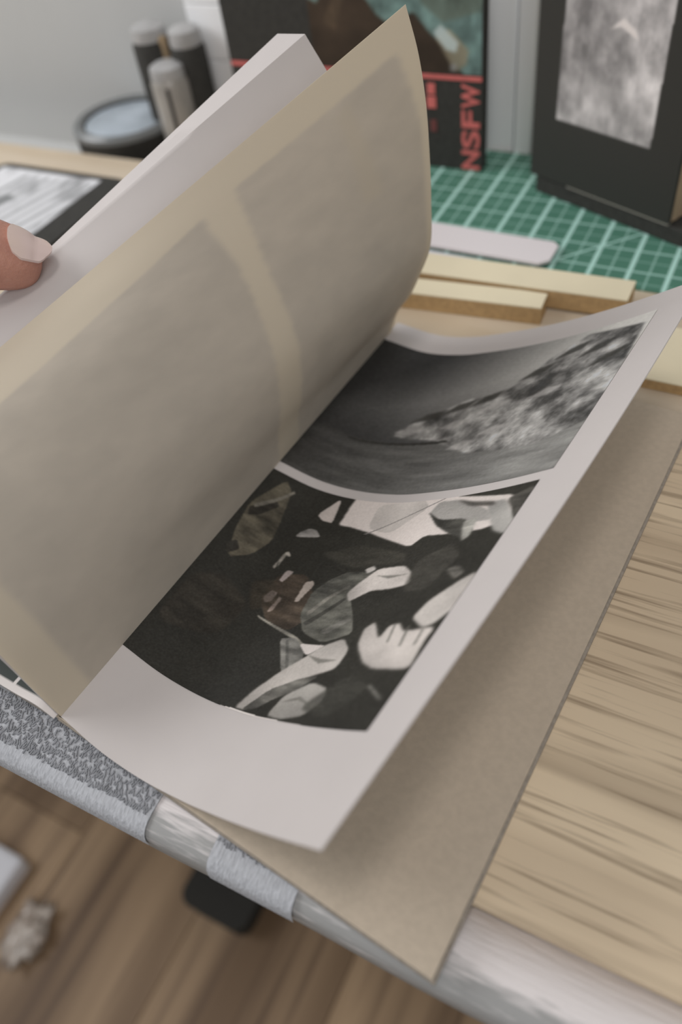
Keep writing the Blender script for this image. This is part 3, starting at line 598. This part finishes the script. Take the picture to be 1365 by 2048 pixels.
# tablet with rounded corners
tb = thing('tablet', 'flat black tablet with rounded corners showing a grey drawing, beside the hand', 'tablet', (-58.5, 44.6, 0))
prism('body', rrect(-66.5, 38.2, -50.9, 51.2, 1.4), 0.02, 0.7, M_black, tb, bevel=0.06)
cv = Canvas(-65.5, -53.6, 39, 50.4, 220, 200, (176, 176, 176)); na = fbm(200, 220, 3, 7, 41, 4); 
cv.img = (185-90*np.clip(2.4*(na-0.52), 0, 1))[..., None]*np.array([1, 1, 1.01])
for k in range(9):
    x = -64+k*1.25; cv.poly([(x, 40), (x+0.35, 40), (x+2.6, 49.5), (x+2.2, 49.6)], (104, 106, 106), 5, 0.55 if k % 2 else 0.8, tex=0.7+0.5*na)
cv.poly([(-63.2, 44), (-61, 46.2), (-59.5, 45.6), (-61.5, 43)], (96, 98, 98), 6, 0.8)
P = np.stack([cv.X, cv.Y, np.full_like(cv.X, 0.715)], -1)
grid_mesh('screen', P, cv.finish(), M_print, tb, smooth=False)

# ------------------------------------------------------------------ things on the floor
M_wbox = mat('white_box', (196, 196, 200), 0.5)
fb = floor_z
bx = tag(box('white_box', (-118, -5.5, fb), (-76, 8.5, fb+4), M_wbox, bevel=0.8), 'white flat box on the floor at the left edge', 'box')
def lump(name, x, y, sx_, sy_, sz_, material, seed, label, cat, n=26):
    rs = np.random.RandomState(seed); bm = bmesh.new(); bmesh.ops.create_icosphere(bm, subdivisions=4, radius=1.0)
    from mathutils import noise as mn
    for v in bm.verts:
        k = 1+0.55*mn.noise(v.co*2.2+Vector((seed, 0, 0)))+0.45*mn.noise(v.co*5+Vector((seed, 3, 0)))
        v.co = Vector((v.co.x*sx_*k, v.co.y*sy_*k, max(v.co.z, -0.72)*sz_*k))*S
    zmin = min(v.co.z for v in bm.verts)
    for v in bm.verts: v.co += V((x, y, fb))-Vector((0, 0, zmin))
    me = bpy.data.meshes.new(name); bm.to_mesh(me); bm.free(); return tag(obj(name, me, material, None, smooth=True), label, cat)
lump('plastic_wrap', -69.5, 0.2, 2.8, 4.2, 1.6, mat('clear_wrap', (170, 160, 150), 0.2, col2=(120, 100, 84), nscale=20, spec=.8), 3, 'small crumpled pale wrapper on the floor near the white box', 'wrapper')
tr = tag(box('clear_tray', (-100, -14.5, fb), (-74, -6, fb+3), mat('blue_plastic', (150, 158, 166), 0.25, spec=.6), bevel=0.8), 'bluish grey plastic tray on the floor in the lower left corner', 'tray')
db = tag(box('dark_box', (-96, -28, fb), (-72, -15.5, fb+3), M_black, bevel=0.6), 'dark box on the floor at the bottom left corner', 'box')
bf = thing('black_box', 'small black box on the floor below the desk edge', 'box', (-43.5, 17, fb))
prism('body', rrect(-49.5, 14.0, -39.0, 30, 2.0), fb, fb+4.5, M_black, bf, bevel=0.4)
prism('lid', rrect(-49.9, 13.6, -38.6, 30.4, 2.2), fb+4.5, fb+5.3, M_black, bf, bevel=0.3)
